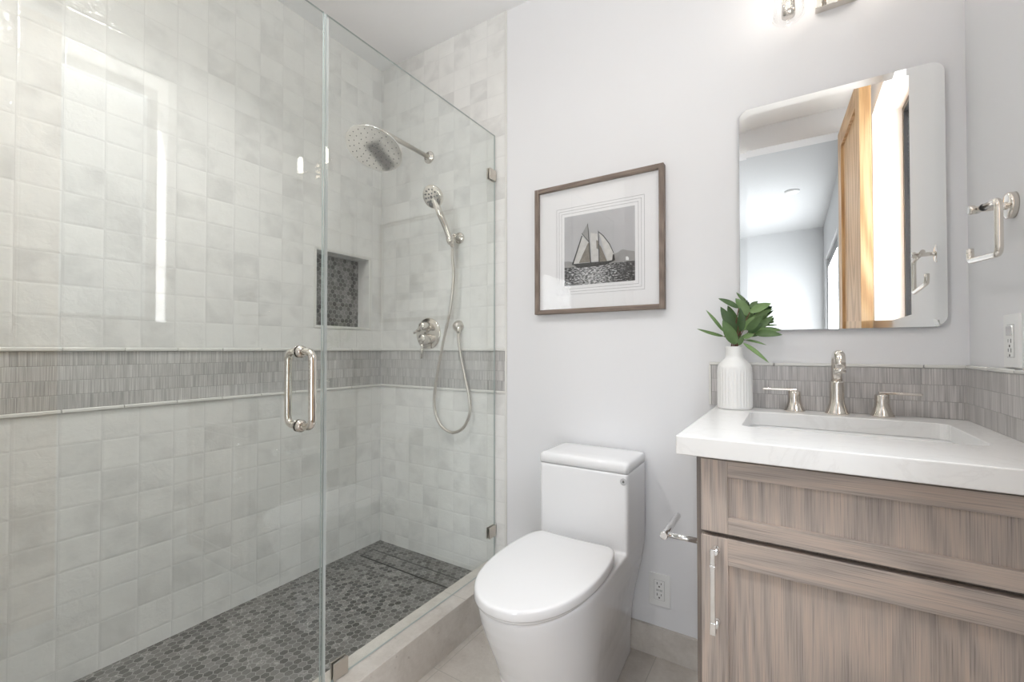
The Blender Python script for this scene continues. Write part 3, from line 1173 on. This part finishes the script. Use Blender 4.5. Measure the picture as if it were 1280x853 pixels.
def faucet_handle(x, sgn, label):
    p = V((x, -.052, CT))
    t = thing('lever_tap', p, label, 'tap', 'lever taps beside the faucet spout')
    b = new()
    lathe(b, p, (0, 0, 1), [(0, .0265), (.004, .0270), (.006, .0262), (.016, .0215), (.028, .0180), (.040, .0165), (.058, .0165), (.061, .0150), (.0612, .002)], 32)
    obj('base', b, M['nickel'], t)
    b = new()
    xa, xb = sorted((p.x - sgn * .008, p.x + sgn * .083))
    box(b, (xa, p.y - .0065, p.z + .0612), (xb, p.y + .0065, p.z + .0685), .0022)
    obj('lever', b, M['nickel'], t)
    return t


faucet_handle(.006, -1, 'short nickel lever tap beside the white vase, its lever pointing toward the vase')
faucet_handle(.209, 1, 'short nickel lever tap near the wall corner, its lever pointing away from the vase')

# ------------------------------------------------------------------ vase and eucalyptus
vp = V((-.1525, -.075, CT))
b = new()
N = 192
rib = lambda t, k: 1 + (.018 * math.cos(k * 2 * PI / N * 32) if .006 < t < .128 else 0)
prof = [(0, .044), (.002, .0475), (.006, .0490)] + [(.01 + k * .0118, .0490) for k in range(11)] + [(.134, .0475), (.142, .0430), (.150, .0350), (.156, .0290), (.160, .0262), (.168, .0252),
        (.188, .0256), (.193, .0262), (.195, .0255), (.194, .0232), (.186, .0225), (.150, .0250), (.12, .040), (.02, .040), (.016, .001)]
lathe(b, vp, (0, 0, 1), prof, N, mod=rib)
va_ = obj('vase', b, M['ceramic'])
tag(va_, 'white ribbed bottle vase with narrow neck on the countertop', 'vase')

pl = thing('eucalyptus_stems', vp + V((0, 0, .10)), 'cut green leafy stems standing in the white ribbed vase', 'plant')


def zp(a, c, y):
    return at(860 + a / 4.736, 350 + c / 4.736, 1, y)


LV = [(285, 382, 205, 240, 66, -.10, -.12), (284, 320, 193, 160, 58, -.09, -.10), (298, 275, 235, 152, 46, -.075, -.07), (316, 308, 308, 165, 42, -.12, -.135), (300, 168, 180, 110, 34, -.08, -.09),
      (362, 215, 282, 110, 58, -.07, -.06), (340, 140, 286, 74, 17, -.05, -.03), (362, 165, 414, 126, 28, -.055, -.05), (366, 192, 492, 140, 50, -.075, -.07), (348, 298, 438, 212, 44, -.11, -.13),
      (350, 245, 502, 170, 34, -.06, -.05), (415, 290, 504, 212, 36, -.07, -.06), (395, 318, 558, 326, 44, -.10, -.12), (395, 300, 548, 300, 30, -.08, -.08), (415, 262, 508, 240, 28, -.06, -.05),
      (212, 308, 106, 178, 20, -.08, -.09), (212, 335, 53, 290, 20, -.09, -.12), (328, 375, 480, 492, 24, -.11, -.15), (338, 356, 464, 386, 15, -.10, -.12), (440, 270, 528, 268, 10, -.07, -.06),
      (300, 388, 332, 325, 30, -.10, -.10), (326, 342, 392, 322, 32, -.11, -.12), (265, 305, 212, 215, 42, -.06, -.05), (378, 255, 472, 196, 38, -.055, -.045), (302, 345, 288, 245, 34, -.07, -.06),
      (356, 312, 444, 258, 44, -.10, -.11), (330, 250, 405, 160, 40, -.045, -.03), (310, 225, 352, 120, 44, -.05, -.04), (340, 280, 470, 232, 36, -.05, -.03), (275, 340, 235, 215, 40, -.05, -.035),
      (345, 330, 470, 300, 34, -.06, -.05), (330, 300, 395, 215, 40, -.085, -.09)]


def leaf(bm, p0, p1, wd, fold=.25, droop=.0):
    d = p1 - p0
    L = d.length
    t = d.normalized()
    view = (V((0, -D, H)) - p0).normalized()
    nrm = (view + V((random.uniform(-.35, .35), random.uniform(-.2, .2), random.uniform(-.1, .5)))).normalized()
    side = t.cross(nrm).normalized()
    nrm = side.cross(t).normalized()
    n = 9
    rows = []
    for k in range(n + 1):
        s = k / n
        wv = wd * (math.sin(PI * min(1, s ** .80 * .985 + .012)) ** .75) * .5
        arch = nrm * (L * .07 * math.sin(PI * s)) + V((0, 0, -droop * s * s))
        c = p0 + d * s + arch
        rows.append([c - side * wv + nrm * wv * fold, c - side * wv * .5 + nrm * wv * fold * .35, c, c + side * wv * .5 + nrm * wv * fold * .35, c + side * wv + nrm * wv * fold])
    vr = [[bm.verts.new(p) for p in r] for r in rows]
    th = nrm * -.0006
    vb = [[bm.verts.new(p + th) for p in r] for r in rows]
    for i in range(n):
        for j in range(4):
            f = bm.faces.new((vr[i][j], vr[i][j + 1], vr[i + 1][j + 1], vr[i + 1][j]))
            f.smooth = True
            f = bm.faces.new((vb[i + 1][j], vb[i + 1][j + 1], vb[i][j + 1], vb[i][j]))
            f.smooth = True


b = new()
bs2 = new()
mouth = vp + V((0, 0, .196))
for k, (a, c, a2, c2, wd, ya, yb) in enumerate(LV):
    p0, p1 = zp(a, c, ya), zp(a2, c2, yb)
    leaf(b, p0, p1, wd / 4.736 * 1.36 / 553)
    if k % 2 == 0:
        q = mouth + V((random.uniform(-.009, .009), random.uniform(-.009, .009), 0))
        root = vp + V((random.uniform(-.012, .012), random.uniform(-.012, .012), .05))
        tube(bs2, smoothpath([root, q, q * .55 + p0 * .45 + V((0, 0, .008)), p0], 4), .0014, 6)
obj('leaves', b, M['leaf'], pl, recalc=False)
obj('stalks', bs2, M['stem'], pl)

# ------------------------------------------------------------------ mirror
mr = thing('wall_mirror', (.106, -.005, 1.153), 'frameless mirror with rounded corners above the vanity', 'mirror')
mx0, mx1, mz0, mz1 = -.1405, .3525, 1.153, 1.8715
b = new()


def mring(k, y, r):
    return [V((x, y, z)) for x, z in rrect(mx0 + k, mx1 - k, mz0 + k, mz1 - k, r, 8)]


rings(b, [mring(0, -.010, .030), mring(.0005, -.0125, .030)], cap0=False, cap1=False, mi=1)
rings(b, [mring(.0005, -.0125, .030), mring(.021, -.0136, .014)], cap0=False, cap1=True, smooth=False, mi=0)
obj('silvered_glass', b, [M['mirror'], M['glassedge']], mr)
b = new()
rings(b, [mring(.004, .0035, .026), mring(.0005, -.0098, .029)])
obj('backing', b, M['slot'], mr)

# ------------------------------------------------------------------ framed print
px0, px1, pz0, pz1 = -.900, -.378, 1.237, 1.7545
pf = thing('framed_print', ((px0 + px1) / 2, .0, pz0), 'framed black and white sailing boat print above the toilet', 'picture')
fwid = .0175
for xa in (px0, px1 - fwid):
    b = new()
    box(b, (xa, -.026, pz0), (xa + fwid, .0028, pz1), .001)
    obj('frame_side', b, M['frame'], pf)
for za in (pz0, pz1 - fwid):
    b = new()
    box(b, (px0 + fwid, -.026, za), (px1 - fwid, .0028, za + fwid), .001)
    obj('frame_rail', b, M['frame'], pf, swap=True)
# mat with three fine grooves round the window
iw = .0105
b = new()
box(b, (px0 + fwid - .002, -.010, pz0 + fwid - .002), (px1 - fwid + .002, -.004, pz1 - fwid + .002))
mt = obj('mat', b, M['mat'], pf)


def pic(a, c):
    """position on the print's sheet from the close look at the photograph"""
    p = at(690 + a / 7.758, 250 + c / 7.758, 1, -.011)
    return p.x, p.z


xa, za = pic(118, 170)
xb, zb = pic(803, 40)
xa2, zc = pic(125, 838)
PX0, PX1, PZ1, PZ0 = xa + .001, xb, za - .001, zc
b = new()
for k in (.013, .024, .035):
    x0, x1, z0, z1 = PX0 - k, PX1 + k, PZ0 - k, PZ1 + k
    g_ = .0008
    for lo, hi in (((x0, z0), (x1, z0 + g_)), ((x0, z1 - g_), (x1, z1)), ((x0, z0 + g_), (x0 + g_, z1 - g_)), ((x1 - g_, z0 + g_), (x1, z1 - g_))):
        box(b, (lo[0], -.0104, lo[1]), (hi[0], -.0095, hi[1]))
obj('mat_groove', b, M['matline'], mt)
b = new()
lay = [0]


def flat(pts, mi):
    lay[0] += 1
    y = -.0108 - lay[0] * .00012
    f = b.faces.new([b.verts.new((x, y, z)) for x, z in pts])
    f.material_index = mi


HZ = pic(300, 645)[1]
flat([(PX0, HZ - .004), (PX1, HZ - .004), (PX1, PZ1), (PX0, PZ1)], 0)                     # sky
hl = [pic(*p) for p in ((560, 590), (600, 525), (640, 508), (668, 485), (690, 478), (715, 486), (760, 492), (803, 497))]
flat([(hl[0][0], HZ - .002)] + hl + [(PX1, HZ - .002)], 5)                                 # hills
flat([(PX0, HZ - .002)] + [pic(*p) for p in ((120, 600), (165, 598), (210, 606), (250, 625))] + [(pic(250, 640)[0], HZ - .002)], 5)
flat([(PX0, PZ0), (PX1, PZ0), (PX1, HZ + .0005), (PX0, HZ + .0005)], 1)                    # sea
flat([pic(*p) for p in ((735, 548), (746, 565), (744, 585), (716, 585), (716, 550))], 6)    # distant sail
flat([pic(*p) for p in ((345, 232), (362, 300), (362, 410), (290, 330))], 5)               # topsail
flat([pic(*p) for p in ((290, 350), (355, 415), (345, 440), (262, 615), (198, 630))], 2)     # gaff sail
flat([pic(*p) for p in ((350, 418), (368, 415), (378, 605), (262, 612))], 3)
flat([pic(*p) for p in ((372, 320), (440, 330), (452, 590), (382, 600))], 2)
flat([pic(*p) for p in ((430, 390), (448, 398), (450, 480), (432, 470))], 3)
flat([pic(*p) for p in ((452, 305), (500, 350), (560, 430), (600, 520), (608, 585), (540, 598))], 2)
flat([pic(*p) for p in ((448, 303), (503, 347), (563, 427), (604, 520), (598, 520), (556, 432), (497, 354), (452, 315))], 4)
flat([pic(*p) for p in ((455, 430), (475, 450), (538, 600), (452, 605))], 3)
flat([pic(*p) for p in ((590, 530), (604, 528), (612, 580), (584, 592))], 4)
flat([pic(*p) for p in ((287, 350), (297, 352), (208, 632), (195, 630))], 4)                # leech
flat([pic(*p) for p in ((345, 232), (350, 232), (382, 612), (372, 612))], 4)                # main mast
flat([pic(*p) for p in ((448, 300), (454, 300), (464, 600), (456, 600))], 4)                # fore mast
flat([pic(*p) for p in ((288, 328), (292, 324), (366, 410), (362, 416))], 4)                # gaff
flat([pic(*p) for p in ((195, 625), (380, 608), (540, 595), (612, 580), (612, 586), (530, 628), (430, 645), (300, 658), (250, 662), (232, 645))], 4)   # hull
for f in b.faces:
    f.normal_update()
    if f.normal.y > 0:
        f.normal_flip()
obj('print_sheet', b, [M['psky'], M['sea'], M['sail'], M['saild'], M['ink'], M['hill'], M['pwhite']], pf, recalc=False)
b = new()
box(b, (px0 + fwid - .001, -.0205, pz0 + fwid - .001), (px1 - fwid + .001, -.0185, pz1 - fwid + .001))
obj('cover_glass', b, M['picglass'], pf)

# ------------------------------------------------------------------ wall lamp over the mirror
SL = V((.120, 0, 2.117))
sc = thing('wall_lamp', SL, 'nickel two-light wall lamp with clear glass shades above the mirror', 'lamp')
b = new()
box(b, (.068, -.026, 2.117), (.172, .0028, 2.235), .0015)
plate = obj('backplate', b, M['nickel'], sc)
b = new()
lathe(b, (.120, -.026, 2.1375), (0, -1, 0), [(0, .004), (.003, .004), (.004, .0025)], 12)
obj('screw_knob', b, M['nickel_b'], plate)
for lx in (-.001, .241):
    sg = 1 if lx > .1 else -1
    ly = -.085
    b = new()
    tube(b, fillet([(.120 + sg * .03, -.024, 2.135), (.120 + sg * .03, ly, 2.135), (lx - sg * .0, ly, 2.135)], .02, 6), .0065, 12)
    obj('arm', b, M['nickel'], sc)
    b = new()
    lathe(b, (lx, ly, 2.080), (0, 0, 1), [(0, .008), (.003, .017), (.018, .018), (.035, .017), (.058, .016), (.062, .013), (.062, .002)], 24)
    obj('socket', b, M['nickel'], sc)
    b = new()
    lathe(b, (lx, ly, 2.074), (0, 0, 1), [(.006, .012), (0, .034), (.006, .0415), (.02, .0415), (.20, .0415), (.20, .0385), (.02, .0385), (.010, .036), (.008, .012)], 40, cap0=False, cap1=False)
    obj('glass_shade', b, M['lampglass'], sc)
    b = new()
    lathe(b, (lx, ly, 2.141), (0, 0, 1), [(0, .008), (.01, .010), (.02, .0125), (.06, .0135), (.085, .012), (.098, .007), (.101, .001)], 20)
    obj('bulb', b, M['bulb'], sc)

# ------------------------------------------------------------------ towel holder on the right wall
TZ, TY = 1.394, -.285
th = thing('towel_holder', (RX, TY, TZ), 'open square nickel towel ring on the right wall', 'towel ring')
b = new()
lathe(b, (RX - .0, TY, TZ), (-1, 0, 0), [(0, .0275), (.010, .0275), (.012, .0262), (.013, .022), (.013, .002)], 36)
obj('flange', b, M['nickel'], th)
b = new()
lathe(b, (RX - .012, TY, TZ), (-1, 0, 0), [(0, .0085), (.004, .0075), (.007, .0065), (.045, .0065), (.048, .0095), (.054, .0098), (.057, .0085)], 20)
obj('post', b, M['nickel'], th)
b = new()
rx_ = .348
tube(b, fillet([(rx_, -.252, TZ + .004), (rx_, -.374, TZ - .006), (rx_, -.374, 1.281), (rx_, -.2065, 1.294), (rx_, -.2065, 1.322)], .016, 6), .0066, 16)
obj('ring_bar', b, M['nickel'], th)
b = new()
lathe(b, (rx_, TY - .012, TZ + .0005), (0, 1, 0), [(0, .0074), (.003, .0074)], 16)
obj('joint_gasket', b, M['rubber'], th)

# ------------------------------------------------------------------ outlets


def outlet(name, o, eu, en, wdt, hgt, label, night):
    """o centre on the wall, eu across, en out of the wall"""
    t = thing(name, o, label, 'outlet')
    ez = V((0, 0, 1))

    def bx(b, u0, u1, z0, z1, n0, n1, bev=.0, mi=0):
        p = o + eu * u0 + ez * z0 + en * n0
        q = o + eu * u1 + ez * z1 + en * n1
        lo = V((min(p.x, q.x), min(p.y, q.y), min(p.z, q.z)))
        hi = V((max(p.x, q.x), max(p.y, q.y), max(p.z, q.z)))
        box(b, lo, hi, bev, mi=mi)
    b = new()
    bx(b, -wdt / 2, wdt / 2, -hgt / 2, hgt / 2, -.001, .005, .0016)
    obj('cover_plate', b, M['white_plastic'], t)
    b = new()
    bx(b, -.0172, .0172, -.034, .034, .0045, .0068, .0008)
    r = obj('receptacle', b, M['white_plastic'], t)
    tops = (.0195, -.0195) if not night else (-.004, -.024)
    for z in tops:
        b = new()
        bx(b, -.0085, -.0060, z + .000, z + .0085, .0060, .00715)
        bx(b, .0058, .0080, z + .001, z + .0080, .0060, .00715)
        lathe(b, o + ez * (z - .0065) + en * .0060, en, [(0, .0029), (.00115, .0029)], 10)
        obj('slots', b, M['slot'], r)
    b = new()
    if night:
        bx(b, -.0145, .0145, .012, .032, .0062, .0082, .001)
        obj('night_light', b, plain('reflector', (.92, .92, .92), .05, .85), r)
    else:
        bx(b, -.0105, -.001, -.0035, .0035, .0062, .0074, .0004)
        bx(b, .001, .0105, -.0035, .0035, .0062, .0074, .0004)
        obj('test_buttons', b, plain('button_grey', (.55, .55, .55), .4), r)
    # dark outline of the receptacle
    b = new()
    for s in (-1, 1):
        bx(b, s * .0178 - .0004, s * .0178 + .0004, -.0345, .0345, .0045, .00525)
        bx(b, -.0178, .0178, s * .0346 - .0004, s * .0346 + .0004, .0045, .00525)
    obj('receptacle_gap', b, plain('gap_grey', (.35, .35, .35), .7), t)
    return t


outlet('wall_outlet', V((-.405, .003, .2345)), V((1, 0, 0)), V((0, -1, 0)), .0755, .1145, 'white wall outlet low on the wall between toilet and vanity', False)
outlet('wall_outlet', V((RX, -.273, 1.1095)), V((0, 1, 0)), V((-1, 0, 0)), .0765, .113, 'white wall outlet with a bright square above the backsplash on the right wall', True)

# ------------------------------------------------------------------ paper holder on the cabinet side
ty, tz = -.46, .6225
tp = thing('paper_holder', (X0, ty, tz), 'empty chrome toilet paper holder on the side of the vanity', 'paper holder')
b = new()
lathe(b, (X0 + .002, ty, tz - .006), (-1, 0, 0), [(0, .021), (.004, .021), (.006, .018), (.007, .010), (.011, .0075)], 28)
obj('flange', b, M['chrome'], tp)
b = new()
tube(b, fillet([(X0 - .006, ty, tz), (X0 - .098, ty, tz)], .01), .0068, 14)
obj('arm', b, M['chrome'], tp)
b = new()
lathe(b, (X0 - .096, ty - .014, tz), (0, 1, 0), [(0, .0085), (.001, .0100), (.02, .0100), (.024, .0092), (.160, .0092), (.163, .0075), (.1635, .001)], 20)
obj('roll_bar', b, M['chrome'], tp)

# ------------------------------------------------------------------ ceiling fittings
for (cx, cy, cz, lab, pw, sprd) in ((-.62, -1.32, CZ, 'unseen round fill light added in the ceiling in the middle of the bathroom', 6.0, 160),
                                    (-1.30, -1.02, CZ, 'unseen round fill light added in the ceiling over the shower, nearer the tiled back wall', 3.2, 112),
                                    (-1.28, -1.36, CZ, 'unseen round fill light added in the ceiling over the shower, nearer the glass door hinges', 3.2, 112)):
    cl_ = thing('added_ceiling_light', (cx, cy, cz), lab, 'added fill light')  # out-of-view fitting and lamp, added to fill bathroom and shower with light
    b = new()
    lathe(b, (cx, cy, cz + .001), (0, 0, -1), [(0, .095), (.004, .092), (.005, .078), (.002, .076)], 36, cap0=True, cap1=False)
    obj('trim_ring', b, M['white_plastic'], cl_)
    g = G('fill_diffuser')
    g.fin((1, 1, 1), .4, 0, **{'Emission Color': (1, .90, .78, 1), 'Emission Strength': 8.0})
    b = new()
    lathe(b, (cx, cy, cz - .001), (0, 0, -1), [(0, .0755), (.0012, .0755)], 36)
    obj('diffuser', b, g.m, cl_)
    l = bpy.data.lights.new('fill_downlight', 'AREA')
    l.shape = 'DISK'
    l.size = .15
    l.spread = math.radians(sprd)
    l.energy = pw
    l.color = (1, .975, .95)
    o = bpy.data.objects.new('fill_downlight', l)
    COL.objects.link(o)
    o.parent = cl_
    o.location = (0, 0, -.006)
b = new()
lathe(b, (.014, -3.33, CZ + .001), (0, 0, -1), [(0, .062), (.012, .060), (.024, .045), (.026, .002)], 32)
sd = obj('smoke_detector', b, M['white_plastic'])
tag(sd, 'round white smoke detector on the far room ceiling, seen in the mirror', 'smoke detector')
